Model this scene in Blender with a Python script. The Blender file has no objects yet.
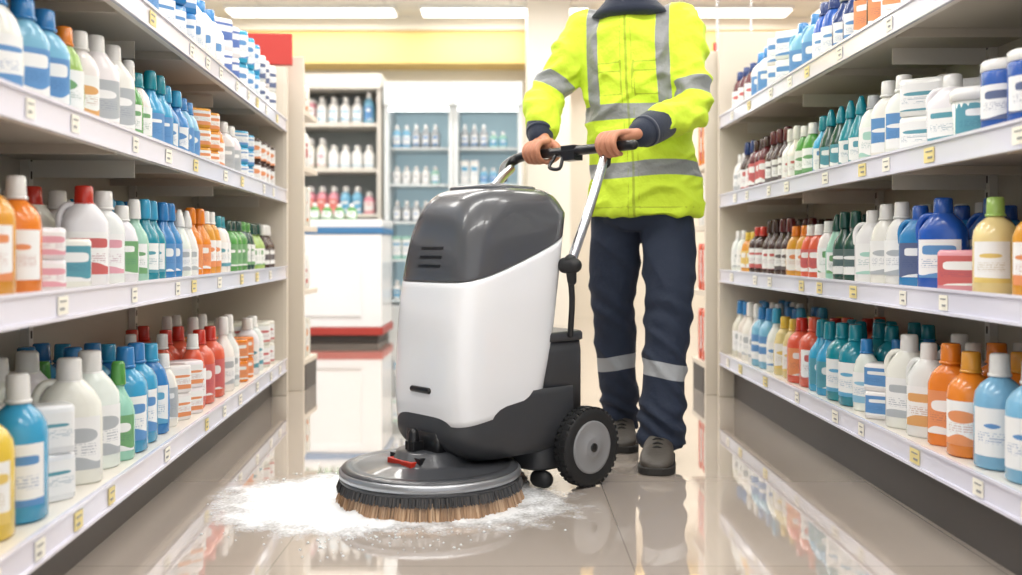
import bpy, math, random
import numpy as np
from mathutils import Vector, noise
random.seed(7)
R=random.random
sc=bpy.context.scene
try:
    sc.view_settings.view_transform='Standard'
    sc.view_settings.look='None'
    sc.view_settings.exposure=0.0
except Exception as e: print(e)

# ------------------------------------------------------------ materials
def srgb(h):
    if isinstance(h,str):
        h=h.lstrip('#'); c=[int(h[i:i+2],16)/255 for i in (0,2,4)]
    else: c=h
    return tuple(((x+0.055)/1.055)**2.4 if x>0.04045 else x/12.92 for x in c)
def newmat(name):
    m=bpy.data.materials.new(name); m.use_nodes=True
    nt=m.node_tree; b=nt.nodes['Principled BSDF']; return m,nt,b
def mat(name,col,rough=0.5,metal=0.0,coat=0.0,bump=0.0,bscale=60,emit=None,estr=0,var=0.0,spec=0.5,sheen=0):
    m,nt,b=newmat(name); c=srgb(col)
    b.inputs['Base Color'].default_value=(*c,1); b.inputs['Roughness'].default_value=rough
    b.inputs['Metallic'].default_value=metal; b.inputs['Coat Weight'].default_value=coat
    b.inputs['Specular IOR Level'].default_value=spec
    b.inputs['Sheen Weight'].default_value=sheen
    if emit: 
        b.inputs['Emission Color'].default_value=(*srgb(emit),1); b.inputs['Emission Strength'].default_value=estr
    if bump or var:
        tc=nt.nodes.new('ShaderNodeTexCoord'); n=nt.nodes.new('ShaderNodeTexNoise'); n.inputs['Scale'].default_value=bscale
        n.inputs['Detail'].default_value=4
        nt.links.new(tc.outputs['Object'],n.inputs['Vector'])
        if bump:
            bp=nt.nodes.new('ShaderNodeBump'); bp.inputs['Strength'].default_value=bump; bp.inputs['Distance'].default_value=0.01
            nt.links.new(n.outputs['Fac'],bp.inputs['Height']); nt.links.new(bp.outputs['Normal'],b.inputs['Normal'])
        if var:
            mx=nt.nodes.new('ShaderNodeMix'); mx.data_type='RGBA'
            mx.inputs[6].default_value=(*[x*(1-var) for x in c],1); mx.inputs[7].default_value=(*[min(1,x*(1+var)) for x in c],1)
            nt.links.new(n.outputs['Fac'],mx.inputs[0]); nt.links.new(mx.outputs[2],b.inputs['Base Color'])
    return m
def mth(nt,op,a,b=None,c=None):
    n=nt.nodes.new('ShaderNodeMath'); n.operation=op
    for i,v in enumerate((a,b,c)):
        if v is None: continue
        if isinstance(v,(int,float)): n.inputs[i].default_value=v
        else: nt.links.new(v,n.inputs[i])
    return n.outputs[0]
def mixc(nt,f,a,b):
    n=nt.nodes.new('ShaderNodeMix'); n.data_type='RGBA'
    for i,v in ((0,f),(6,a),(7,b)):
        if isinstance(v,tuple): n.inputs[i].default_value=(*v,1) if len(v)==3 else v
        elif isinstance(v,(int,float)): n.inputs[i].default_value=v
        else: nt.links.new(v,n.inputs[i])
    return n.outputs[2]
def attr(nt,name):
    n=nt.nodes.new('ShaderNodeAttribute'); n.attribute_name=name; return n

m_plastic,nt,b=newmat('bottle_plastic'); a=attr(nt,'col'); nt.links.new(a.outputs['Color'],b.inputs['Base Color'])
b.inputs['Roughness'].default_value=0.25; b.inputs['Coat Weight'].default_value=0.35
m_label,nt,b=newmat('bottle_label'); a=attr(nt,'col'); l=attr(nt,'luv')
sp=nt.nodes.new('ShaderNodeSeparateXYZ'); nt.links.new(l.outputs['Vector'],sp.inputs[0])
x,y,z=sp.outputs
inv=mth(nt,'GREATER_THAN',z,0.7)
f7=mth(nt,'FRACT',mth(nt,'MULTIPLY',z,7.3)); f13=mth(nt,'FRACT',mth(nt,'MULTIPLY',z,13.7)); f5=mth(nt,'FRACT',mth(nt,'MULTIPLY',z,5.1))
ex=mth(nt,'DIVIDE',mth(nt,'SUBTRACT',x,0.5),mth(nt,'ADD',.18,mth(nt,'MULTIPLY',f7,.3))); ey=mth(nt,'DIVIDE',mth(nt,'SUBTRACT',y,mth(nt,'ADD',.62,mth(nt,'MULTIPLY',f13,.16))),mth(nt,'ADD',.05,mth(nt,'MULTIPLY',f5,.1)))
ex2=mth(nt,'POWER',mth(nt,'ABSOLUTE',ex),mth(nt,'ADD',1.2,mth(nt,'MULTIPLY',f13,5))); ey2=mth(nt,'POWER',mth(nt,'ABSOLUTE',ey),mth(nt,'ADD',1.2,mth(nt,'MULTIPLY',f13,5)))
logo=mth(nt,'LESS_THAN',mth(nt,'ADD',ex2,ey2),1.0)
wv=mth(nt,'SINE',mth(nt,'ADD',mth(nt,'MULTIPLY',x,mth(nt,'MULTIPLY',f5,8)),mth(nt,'MULTIPLY',z,20)))
band2=mth(nt,'LESS_THAN',mth(nt,'ADD',y,mth(nt,'MULTIPLY',wv,0.06)),mth(nt,'MULTIPLY',f7,0.26))
band=mth(nt,'MAXIMUM',logo,band2)
soft=mixc(nt,0.18,a.outputs['Color'],(0.5,0.55,0.6))
base0=mixc(nt,inv,(0.82,0.83,0.83),soft); base1=mixc(nt,inv,soft,(0.82,0.83,0.83))
c1=mixc(nt,band,base0,base1)
ns=nt.nodes.new('ShaderNodeTexNoise'); ns.inputs['Scale'].default_value=1.0; ns.inputs['Detail'].default_value=1
cb=nt.nodes.new('ShaderNodeCombineXYZ'); nt.links.new(mth(nt,'MULTIPLY',x,22),cb.inputs[0]); nt.links.new(mth(nt,'FLOOR',mth(nt,'MULTIPLY',y,18)),cb.inputs[1]); nt.links.new(mth(nt,'MULTIPLY',z,90),cb.inputs[2])
nt.links.new(cb.outputs[0],ns.inputs['Vector'])
txt=mth(nt,'MULTIPLY',mth(nt,'GREATER_THAN',ns.outputs['Fac'],0.47),mth(nt,'GREATER_THAN',mth(nt,'FRACT',mth(nt,'MULTIPLY',y,18)),0.55))
txt=mth(nt,'MULTIPLY',txt,mth(nt,'MULTIPLY',mth(nt,'LESS_THAN',mth(nt,'ABSOLUTE',mth(nt,'SUBTRACT',y,0.38)),0.11),mth(nt,'LESS_THAN',mth(nt,'ABSOLUTE',mth(nt,'SUBTRACT',x,0.5)),0.36)))
dark=mixc(nt,0.5,a.outputs['Color'],(0.08,0.12,0.25))
c2=mixc(nt,mth(nt,'MULTIPLY',txt,0.6),c1,dark)
nt.links.new(c2,b.inputs['Base Color']); b.inputs['Roughness'].default_value=0.4
PM=[m_plastic,m_label]

m_shelf=mat('shelf_cream_metal','#dfdad1',0.4,var=0.03,bscale=3)
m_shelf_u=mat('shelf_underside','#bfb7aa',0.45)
m_back=mat('shelf_back_panel','#beb6a8',0.6,var=0.04,bscale=4)
m_endp=mat('end_panel_beige','#d6cdbf',0.5)
m_rail=mat('price_rail_plastic','#dcdcea',0.22,coat=0.4)
m_tag=mat('price_tag_paper','#f0ede0',0.6); m_tagy=mat('price_tag_yellow','#e8d898',0.6)
m_slot=mat('slot_dark','#55504a',0.6)
m_kick=mat('kick_plate','#4a4644',0.5)
m_white=mat('machine_white_plastic','#ebedf0',0.22,coat=0.5)
m_grey=mat('machine_grey_plastic','#4b4d51',0.27,coat=0.3)
m_deck=mat('deck_dark_grey','#424448',0.3,coat=0.3)
m_dk=mat('machine_dark_plastic','#393b3f',0.42,bump=0.03,bscale=400)
m_blk=mat('black_rubber','#1b1c1e',0.6,bump=0.08,bscale=200)
m_blkgl=mat('black_plastic','#141518',0.3)
m_sil=mat('brushed_steel','#d0d2d6',0.25,metal=1.0)
m_rim=mat('disc_rim_grey','#a6a9ae',0.3,metal=0.7)
m_hub=mat('wheel_hub_grey','#8b8c8e',0.45)
m_red=mat('red_bracket','#b82c1a',0.35)
m_cream=mat('wall_cream_paint','#e4dccd',0.7,bump=0.02,bscale=80)
m_skin=mat('skin','#bb8063',0.5,bump=0.06,bscale=300,var=0.08)
m_navy=mat('navy_cotton','#1b2538',0.85,bump=0.25,bscale=500,sheen=0.2)
m_hair=mat('dark_hair','#1c1512',0.6,bump=0.5,bscale=120)

# ------------------------------------------------------------ mesh builder
class MB:
    def __init__(s): s.V=[];s.F=[];s.M=[];s.S=[];s.C=[];s.L=[];s.n=0
    def add(s,v,f,mi=0,col=(0.8,0.8,0.8),luv=None,smooth=True):
        o=s.n; s.V.extend([tuple(p) for p in v]); s.F.extend([tuple(i+o for i in q) for q in f])
        s.M.extend([mi]*len(f)); s.S.extend([smooth]*len(f)); s.n+=len(v)
        s.C.extend([(*col,1)]*len(v)); s.L.extend(luv if luv is not None else [(0,0,0)]*len(v))
    def box(s,x0,x1,y0,y1,z0,z1,mi=0,col=(0.8,0.8,0.8)):
        v=[(x0,y0,z0),(x1,y0,z0),(x1,y1,z0),(x0,y1,z0),(x0,y0,z1),(x1,y0,z1),(x1,y1,z1),(x0,y1,z1)]
        f=[(0,3,2,1),(4,5,6,7),(0,1,5,4),(1,2,6,5),(2,3,7,6),(3,0,4,7)]
        if (x1<x0)!=(y1<y0): f=[q[::-1] for q in f]
        s.add(v,f,mi,col,None,False)
    def loft(s,rings,mi=0,col=(0.8,0.8,0.8),cap0=True,cap1=True,smooth=True,closed=False):
        k=len(rings[0]); v=[p for r in rings for p in r]; f=[]
        nr=len(rings)
        for i in range(nr if closed else nr-1):
            j2=(i+1)%nr
            for j in range(k):
                f.append((i*k+j,i*k+(j+1)%k,j2*k+(j+1)%k,j2*k+j))
        if not closed:
            if cap0: f.append(tuple(range(k-1,-1,-1)))
            if cap1: f.append(tuple((nr-1)*k+j for j in range(k)))
        s.add(v,f,mi,col,None,smooth)
    def build(s,name,mats,parent=None,attrs=False,bevel=0,loc=None,rotz=0):
        me=bpy.data.meshes.new(name); me.from_pydata(s.V,[],s.F); 
        for m in mats: me.materials.append(m)
        me.polygons.foreach_set('material_index',s.M); me.polygons.foreach_set('use_smooth',s.S)
        if attrs:
            a=me.attributes.new('col','FLOAT_COLOR','POINT'); a.data.foreach_set('color',np.array(s.C,dtype=np.float32).ravel())
            a=me.attributes.new('luv','FLOAT_VECTOR','POINT'); a.data.foreach_set('vector',np.array(s.L,dtype=np.float32).ravel())
        me.update()
        ob=bpy.data.objects.new(name,me); sc.collection.objects.link(ob)
        if parent: ob.parent=parent
        if loc: ob.location=loc
        ob.rotation_euler[2]=rotz
        if bevel:
            b=ob.modifiers.new('bevel','BEVEL'); b.width=bevel; b.segments=2; b.limit_method='ANGLE'
        return ob
def empty(name,loc=(0,0,0),rotz=0):
    e=bpy.data.objects.new(name,None); sc.collection.objects.link(e); e.location=loc; e.rotation_euler[2]=rotz
    e.empty_display_size=0.1; return e
def se(a,n):
    c,s_=math.cos(a),math.sin(a); return (math.copysign(abs(c)**(2/n),c),math.copysign(abs(s_)**(2/n),s_))
def ring(cx,cy,z,rx,ry,n=2,seg=24,rot=0):
    out=[];cr,sr=math.cos(rot),math.sin(rot)
    for i in range(seg):
        x,y=se(2*math.pi*i/seg,n); x*=rx;y*=ry
        out.append((cx+x*cr-y*sr,cy+x*sr+y*cr,z))
    return out
def crom(P,k):
    P=np.array(P,dtype=float); out=[]
    Q=np.vstack([2*P[0]-P[1],P,2*P[-1]-P[-2]])
    for i in range(1,len(Q)-2):
        for j in range(k):
            t=j/k
            out.append(0.5*((2*Q[i])+(-Q[i-1]+Q[i+1])*t+(2*Q[i-1]-5*Q[i]+4*Q[i+1]-Q[i+2])*t*t+(-Q[i-1]+3*Q[i]-3*Q[i+1]+Q[i+2])*t**3))
    out.append(P[-1]); return np.array(out)
def tube(mb,pts,rads,mi=0,seg=16,k=6,round_ends=True,col=(0.8,0.8,0.8)):
    D=np.array([list(p)+[r] for p,r in zip(pts,rads)]); D=crom(D,k) if k>1 else D
    P=D[:,:3];r=D[:,3]
    T=np.gradient(P,axis=0); T/=np.linalg.norm(T,axis=1)[:,None]+1e-9
    u=np.cross(T[0],[0,0,1.0]); 
    if np.linalg.norm(u)<0.1: u=np.cross(T[0],[0,1.0,0])
    u/=np.linalg.norm(u); rings=[]
    C=[]
    for i in range(len(P)):
        u=u-T[i]*np.dot(u,T[i]); u/=np.linalg.norm(u); w=np.cross(T[i],u)
        C.append((P[i],T[i],u.copy(),w,r[i]))
    seq=[]
    if round_ends:
        for a in (80,60,40,20):
            A=math.radians(a);p,t,uu,w,rr=C[0]; seq.append((p-t*rr*math.sin(A),uu,w,rr*math.cos(A)))
    for p,t,uu,w,rr in C: seq.append((p,uu,w,rr))
    if round_ends:
        for a in (20,40,60,80):
            A=math.radians(a);p,t,uu,w,rr=C[-1]; seq.append((p+t*rr*math.sin(A),uu,w,rr*math.cos(A)))
    for p,uu,w,rr in seq:
        rings.append([tuple(p+rr*(math.cos(2*math.pi*j/seg)*uu+math.sin(2*math.pi*j/seg)*w)) for j in range(seg)])
    mb.loft(rings,mi,col)
def remesh(ob,vox,it=3,fac=0.5):
    m=ob.modifiers.new('r','REMESH'); m.mode='VOXEL'; m.voxel_size=vox; m.use_smooth_shade=True
    if it:
        s=ob.modifiers.new('s','SMOOTH'); s.iterations=it; s.factor=fac
    dg=bpy.context.evaluated_depsgraph_get(); me=bpy.data.meshes.new_from_object(ob.evaluated_get(dg))
    mats=list(ob.data.materials); ob.modifiers.clear(); ob.data=me
    if not me.materials:
        for q in mats: me.materials.append(q)
    me.polygons.foreach_set('use_smooth',[True]*len(me.polygons)); return ob
def vco(me):
    a=np.empty(len(me.vertices)*3); me.vertices.foreach_get('co',a); return a.reshape(-1,3)

# ------------------------------------------------------------ bottles
def lathe(mb,cx,cy,cz,prof,rx,ry,n,seg,rot,mi,col):
    mb.loft([ring(cx,cy,cz+z,rx*q,ry*q,n,seg,rot) for z,q in prof],mi,col)
def label(mb,cx,cy,cz,z0,z1,rx,ry,n,rot,col,span=50,k=9):
    v=[];l=[];f=[];rnd=label.r
    cr,sr=math.cos(rot),math.sin(rot)
    for iz,zz in enumerate((z0,z1)):
        for i in range(k):
            t=i/(k-1); a=math.radians(-90-span+2*span*t); x,y=se(a,n); x*=rx*1.015;y*=ry*1.02
            v.append((cx+x*cr-y*sr,cy+x*sr+y*cr,cz+zz)); l.append((t,float(iz),rnd))
    for i in range(k-1): f.append((i,i+1,k+i+1,k+i))
    mb.add(v,f,1,col,l,True)
label.r=0.3
def bottle(mb,kind,cx,cy,cz,rot,H,Rr,body,cap,lab,seg=18):
    b=body
    if kind in('round','flat','jug','oval'):
        n=2.0 if kind=='round' else (3.2 if kind!='oval' else 2.2); ry=Rr*(1.0 if kind=='round' else (0.62 if kind!='oval' else 0.7))
        if kind=='round': P=[(0,.86),(.02*H,1),(.58*H,1),(.66*H,.94),(.73*H,.74),(.78*H,.46),(.80*H,.34),(.86*H,.34)]; cr=.42
        elif kind=='jug': P=[(0,.92),(.02*H,1),(.5*H,1),(.64*H,.95),(.74*H,.74),(.81*H,.48),(.84*H,.33),(.88*H,.33)]; cr=.40
        elif kind=='oval': P=[(0,.84),(.02*H,.94),(.3*H,1),(.55*H,.93),(.7*H,.75),(.77*H,.5),(.8*H,.36),(.86*H,.36)]; cr=.42
        else: P=[(0,.9),(.02*H,1),(.6*H,.98),(.7*H,.86),(.76*H,.6),(.79*H,.4),(.86*H,.4)]; cr=.46
        rings=[]
        for zz,q in P:
            nn=n if zz<.7*H else 2.0; t=max(0,min(1,(zz/H-.55)/.27)); rY=ry*(1-t)+Rr*t
            rings.append(ring(cx,cy,cz+zz,Rr*q,(rY if zz>.75*H else ry+ (rY-ry)*t)*q,nn,seg,rot))
        mb.loft(rings,0,b)
        c=Rr*cr; lathe(mb,cx,cy,cz,[(.81*H,.98),(.815*H,1.0),(.985*H,.93),(1.0*H,.8)],c,c,2,14,rot,0,cap)
        lathe(mb,cx,cy,cz,[(.80*H,1.12),(.825*H,1.12)],c,c,2,14,rot,0,cap)
        label(mb,cx,cy,cz,.12*H,.54*H,Rr,ry,n if kind!='oval' else 2.2,rot,lab)
        if kind=='jug':
            cr_,sr_=math.cos(rot),math.sin(rot)
            def W(x,z): return (cx+x*cr_,cy+x*sr_,cz+z)
            tube(mb,[W(-.25*Rr,.80*H),W(-.72*Rr,.80*H),W(-1.0*Rr,.70*H),W(-.98*Rr,.55*H)],[Rr*.14]*4,0,8,3,col=b)
    elif kind=='slim':
        P=[(0,.9),(.02*H,1),(.48*H,1),(.58*H,.85),(.66*H,.55),(.72*H,.38),(.8*H,.34)]
        lathe(mb,cx,cy,cz,P,Rr,Rr*.8,2.2,seg,rot,0,b)
        lathe(mb,cx,cy,cz,[(.76*H,.46),(.77*H,.48),(.96*H,.42),(.985*H,.38),(1.0*H,.3)],Rr,Rr,2,12,rot,0,cap)
        label(mb,cx,cy,cz,.1*H,.46*H,Rr,Rr*.8,2.2,rot,lab)
    elif kind=='cone':
        P=[(0,.9),(.02*H,1),(.42*H,1),(.55*H,.8),(.68*H,.5),(.74*H,.36),(.8*H,.33)]
        lathe(mb,cx,cy,cz,P,Rr,Rr*.8,2.2,seg,rot,0,b)
        lathe(mb,cx,cy,cz,[(.74*H,.44),(.76*H,.46),(.86*H,.4),(.97*H,.22),(1.0*H,.16)],Rr,Rr,2,12,rot,0,cap)
        label(mb,cx,cy,cz,.1*H,.42*H,Rr,Rr*.8,2.2,rot,lab)
    elif kind=='can':
        lathe(mb,cx,cy,cz,[(0,.95),(.01*H,1),(.82*H,1),(.86*H,.96)],Rr,Rr,2,seg,rot,0,b)
        lathe(mb,cx,cy,cz,[(.85*H,.97),(.86*H,1.02),(.97*H,1.0),(1.0*H,.9)],Rr,Rr,2,seg,rot,0,cap)
        label(mb,cx,cy,cz,.2*H,.66*H,Rr,Rr,2,rot,lab,60)
    elif kind=='pack':
        lathe(mb,cx,cy,cz,[(0,.93),(.04*H,1),(.93*H,1),(H,.93)],Rr,Rr*.62,7,24,rot,0,b)
        label(mb,cx,cy,cz,.14*H,.86*H,Rr,Rr*.62,7,rot,lab,52,13)
    elif kind=='tub':
        lathe(mb,cx,cy,cz,[(0,.88),(.03*H,.92),(.78*H,1)],Rr,Rr*.75,3,24,rot,0,b)
        lathe(mb,cx,cy,cz,[(.76*H,1.06),(.92*H,1.06),(1.0*H,.95)],Rr,Rr*.75,3,24,rot,0,cap)
        label(mb,cx,cy,cz,.1*H,.7*H,Rr*.97,Rr*.75*.97,3,rot,lab)
K={k:srgb(v) for k,v in dict(white='#eaeae8',offw='#dedcd2',blue='#2a7fc0',lblue='#7cb8d6',teal='#148a9c',cyan='#379fca',navy='#1c3872',royal='#1a56b0',
  green='#529848',lgreen='#9cc064',dgreen='#17463e',orange='#e58220',amber='#dd9a34',yellow='#e2c044',red='#c43022',coral='#dc5c42',pink='#e096a4',
  brown='#3c221b',dkred='#5c1e24',mint='#9cccbc',grey='#a9aeb2',paleyel='#e2d294',purple='#7b5aa0').items()}
def fill(name,parent_rot,sgn,x0,z,groups,y1,rows=3):
    mb=MB(); ang=0.70*(-sgn)
    for row in range(rows):
        for gi,g in enumerate(groups):
            ye=groups[gi+1][0] if gi+1<len(groups) else y1
            kind,bo,ca,la,H,Rr=g[1:7]
            label.r=(gi*0.37+z*3.1)%1.0
            if kind in('slim','cone'): Rr*=1.06
            elif kind!='pack': Rr*=1.1
            step=2*Rr+0.008
            n=max(1,int((ye-g[0]+0.02)//step)); slack=(ye-g[0]-n*step)/n
            if kind=='pack': slack=min(slack,.01)
            y=g[0]+Rr+max(0,slack)/2
            for i in range(n):
                off=0.03+Rr+row*(2*Rr+0.012 if kind!='pack' else 1.55*Rr+0.02)
                if off+Rr<0.41:
                    h=H*(1+0.012*(R()-.5)); j=0.012*(R()-.5)
                    v=[min(1,c*(0.94+0.1*R())) for c in K[bo]]
                    bottle(mb,kind,sgn*(x0+off)+j,y,z,ang+0.5*(R()-.5),h,Rr,v,K[ca],K[la],14 if row else 20)
                    if kind=='pack' and g[7:]:
                        for q in range(g[7]): bottle(mb,kind,sgn*(x0+off)+j,y,z+(h+0.001)*(q+1),ang+0.12*(R()-.5),h,Rr,v,K[ca],K[la],14)
                y+=step+max(0,slack)
    return mb.build(name,PM,attrs=True,rotz=parent_rot)

# ------------------------------------------------------------ gondolas
m_sr=mat('sign_red','#b8342c',.4); m_sn=mat('sign_navy','#27407a',.4)
def gondola(sgn,x0,rot,zs,y0,y1,H=1.74,depth=0.43):
    g=empty('shelving_gondola',(0,0,0),rot)
    X=lambda d: sgn*(x0+d)
    def bx(mb,d0,d1,ya,yb,za,zb,mi=0):
        a,b=sorted((X(d0),X(d1))); mb.box(a,b,ya,yb,za,zb,mi)
    mb=MB()
    for i,z in enumerate(zs):
        bx(mb,0.004,depth,y0,y1,z-0.022,z-0.001,0)
        bx(mb,0.004,0.02,y0,y1,z-0.05,z-0.022,0)
        if i>0:
            bx(mb,0.021,depth-.001,y0,y1,z-0.026,z-0.0225,1)
            yy=y0+0.3
            while yy<y1:
                bx(mb,0.03,depth,yy-0.008,yy+0.008,z-0.05,z-0.026,1); yy+=0.6
    mb.build('shelves',[m_shelf,m_shelf_u],g)
    mb=MB()
    for z in zs:
        bx(mb,-0.006,0.003,y0,y1,z-0.050,z+0.006,0)
        bx(mb,-0.012,-0.006,y0,y1,z-0.053,z-0.046,0); bx(mb,-0.012,-0.006,y0,y1,z+0.002,z+0.009,0)
    mb.build('price_rails',[m_rail],g)
    mb=MB()
    for z in zs:
        y=y0+0.1
        while y<y1-0.1:
            w=0.035+0.02*R(); bx(mb,-0.010,-0.0075,y,y+w,z-0.042,z-0.006,0 if R()<.55 else 1)
            bx(mb,-0.0115,-0.0101,y+.006,y+w*.55,z-0.033,z-0.028,2)
            bx(mb,-0.0115,-0.0101,y+.006,y+w*.75,z-0.017,z-0.014,2)
            y+=0.17+0.3*R()
    mb.build('price_tags',[m_tag,m_tagy,m_hub],g)
    mb=MB()
    bx(mb,depth,depth+0.02,y0,y1,0.0,H,0)
    y=y0
    while y<=y1+0.01:
        yy=min(y,y1-0.02)
        bx(mb,depth-0.025,depth-0.0005,yy-0.015,yy+0.015,0.1,H,1)
        zz=0.3
        while zz<H-.05:
            bx(mb,depth-0.027,depth-0.0251,yy-0.004,yy+0.004,zz,zz+0.022,2); zz+=0.05
        for z in zs[1:]:
            bx(mb,0.12,depth-.03,yy-0.004,yy+0.004,z-0.075,z-0.026,1)
        y+=(y1-y0)/4
    bx(mb,depth-0.03,depth+0.03,y0,y1,H,H+0.03,1)
    mb.build('back_panel',[m_back,m_shelf,m_slot],g)
    mb=MB(); bx(mb,0.06,depth,y0,y1,0.0,zs[0]-0.022,0)
    mb.build('kick_base',[m_kick],g)
    mb=MB(); bx(mb,0.0,depth+0.03,y1,y1+0.03,0,H-.16 if sgn<0 else H,0); bx(mb,-0.012,0.025,y1+.001,y1+0.035,0,H-.16 if sgn<0 else H,0)
    if sgn<0: bx(mb,-.035,depth-.1,y1-.004,y1+.03,H-.15,H,1)
    mb.build('end_panel',[m_endp,m_sr],g,bevel=0.003)
    return g
LR=math.atan(0.0704); RR=math.atan(0.010)
LZ=[0.17,0.615,0.98,1.32]; RZ=[0.205,0.60,0.955,1.33]
gondola(-1,0.75,LR,LZ,0.95,4.84)
gondola(1,1.05,RR,RZ,1.2,4.72)
NM='cleaning_bottles'
fill(NM,LR,-1,.75,LZ[0],[(1.0,'flat','blue','white','blue',.26,.05),(1.5,'jug','paleyel','white','yellow',.27,.05),(1.72,'round','yellow','lblue','yellow',.27,.048),(1.95,'round','cyan','white','blue',.285,.05),(2.10,'pack','white','white','teal',.10,.06,1),
 (2.26,'jug','white','white','grey',.285,.064),(2.54,'slim','mint','green','green',.25,.038),(2.63,'round','cyan','blue','blue',.275,.052),(2.88,'oval','blue','cyan','cyan',.26,.052),(3.0,'oval','white','white','grey',.22,.042),(3.1,'pack','white','white','orange',.085,.06,1),
 (3.34,'oval','coral','white','red',.25,.042),(3.44,'round','coral','red','red',.255,.048),(3.75,'slim','white','white','grey',.28,.042),(4.0,'pack','orange','white','orange',.085,.06,1),(4.25,'flat','white','white','teal',.24,.045),(4.5,'pack','offw','white','red',.1,.055,1)],4.80)
fill(NM,LR,-1,.75,LZ[1],[(1.0,'flat','white','white','blue',.22,.045),(1.55,'round','amber','white','orange',.24,.045),(1.81,'round','amber','white','orange',.24,.046),(1.95,'round','orange','white','orange',.23,.042),(2.05,'pack','white','white','pink',.065,.062,1),(2.2,'pack','white','grey','teal',.11,.062),(2.34,'jug','white','red','red',.235,.05),
 (2.46,'flat','white','white','pink',.23,.045),(2.58,'oval','white','white','green',.2,.04),(2.68,'slim','mint','white','green',.22,.036),(2.77,'slim','teal','cyan','teal',.225,.038),(2.94,'slim','blue','blue','blue',.225,.038),(3.12,'cone','white','white','grey',.21,.036),
 (3.3,'slim','orange','orange','orange',.225,.038),(3.48,'oval','amber','white','orange',.22,.038),(3.66,'oval','white','teal','teal',.21,.038),(3.84,'round','green','dgreen','green',.2,.038),(4.1,'oval','dgreen','green','green',.2,.038),(4.3,'slim','lgreen','dgreen','green',.2,.036),(4.55,'slim','brown','white','brown',.2,.035)],4.80)
fill(NM,LR,-1,.75,LZ[2],[(1.0,'flat','white','white','blue',.22,.045),(1.6,'oval','white','blue','blue',.22,.05),(1.98,'flat','lblue','blue','blue',.22,.046),(2.2,'oval','lgreen','orange','green',.21,.04),(2.3,'flat','white','white','amber',.22,.04),
 (2.4,'jug','white','white','grey',.235,.05),(2.64,'slim','green','white','green',.22,.036),(2.73,'oval','white','teal','green',.2,.04),(2.82,'slim','cyan','teal','blue',.225,.038),(3.0,'slim','blue','cyan','blue',.21,.038),(3.18,'oval','lblue','blue','blue',.2,.038),(3.36,'pack','amber','white','orange',.065,.052,2),
 (3.6,'oval','orange','amber','orange',.2,.038),(3.75,'flat','white','white','grey',.2,.04),(4.0,'pack','cyan','white','blue',.065,.055,2),(4.3,'pack','brown','white','orange',.1,.05,1)],4.80)
fill(NM,LR,-1,.75,LZ[3],[(1.0,'pack','white','white','blue',.12,.06,1),(2.2,'flat','white','blue','blue',.23,.05),(2.6,'flat','lblue','blue','blue',.23,.05),(2.9,'pack','blue','white','blue',.13,.06,1),(3.3,'jug','white','blue','blue',.24,.05),(3.7,'pack','white','white','royal',.12,.06,1),(4.0,'pack','cyan','white','blue',.13,.06,1),(4.4,'pack','white','white','navy',.12,.055,1)],4.80,2)
fill(NM,RR,1,1.05,RZ[0],[(1.3,'jug','lblue','white','blue',.27,.06),(1.9,'round','lblue','white','blue',.26,.05),(2.33,'round','orange','amber','orange',.25,.05),(2.45,'flat','orange','orange','orange',.26,.05),(2.57,'jug','white','white','amber',.25,.05),(2.69,'jug','white','white','grey',.26,.056),(2.83,'pack','white','white','blue',.08,.075,1),(3.0,'oval','white','blue','lblue',.22,.04),
 (3.11,'round','teal','teal','cyan',.255,.048),(3.34,'slim','cyan','teal','teal',.25,.044),(3.54,'round','coral','coral','red',.25,.05),(3.66,'round','coral','red','orange',.24,.05),(3.78,'oval','paleyel','yellow','yellow',.23,.044),(3.98,'slim','white','cyan','blue',.26,.04),(4.1,'round','lblue','blue','blue',.25,.044),(4.3,'slim','white','white','grey',.26,.04),(4.5,'slim','offw','blue','grey',.26,.04)],4.68)
fill(NM,RR,1,1.05,RZ[1],[(1.3,'round','amber','amber','yellow',.22,.045),(2.0,'flat','amber','paleyel','orange',.215,.045),(2.17,'round','paleyel','lgreen','yellow',.22,.044),(2.34,'pack','pink','white','red',.1,.07),(2.5,'jug','royal','royal','blue',.235,.056),(2.63,'jug','blue','royal','navy',.22,.05),(2.75,'oval','white','white','grey',.235,.046),(2.96,'jug','white','white','mint',.22,.048),(3.09,'slim','dgreen','dgreen','dgreen',.225,.038),
 (3.26,'cone','mint','dgreen','green',.22,.036),(3.35,'oval','white','white','green',.2,.038),(3.44,'oval','coral','white','red',.19,.038),(3.62,'oval','amber','orange','orange',.19,.038),(3.8,'slim','brown','dkred','brown',.225,.038),(3.98,'slim','brown','brown','red',.225,.038),(4.16,'round','brown','red','red',.2,.036),(4.34,'oval','amber','yellow','yellow',.18,.036),(4.5,'oval','white','white','grey',.19,.036)],4.68)
fill(NM,RR,1,1.05,RZ[2],[(1.3,'can','royal','white','blue',.17,.045),(2.05,'can','royal','white','navy',.17,.046),(2.28,'tub','white','white','teal',.13,.065),(2.44,'jug','white','white','teal',.19,.055),(2.58,'pack','white','white','teal',.1,.06,1),(2.72,'flat','white','white','blue',.235,.046),(2.93,'oval','white','grey','mint',.21,.042),
 (3.05,'cone','teal','teal','teal',.225,.038),(3.23,'cone','dgreen','teal','teal',.22,.038),(3.4,'slim','cyan','teal','blue',.21,.038),(3.5,'oval','green','white','green',.2,.038),(3.68,'slim','white','white','red',.21,.036),(3.84,'slim','brown','dkred','brown',.23,.038),(4.1,'round','dkred','brown','red',.22,.036),(4.35,'slim','brown','navy','red',.23,.036),(4.5,'oval','white','white','grey',.19,.036)],4.68)
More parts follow.
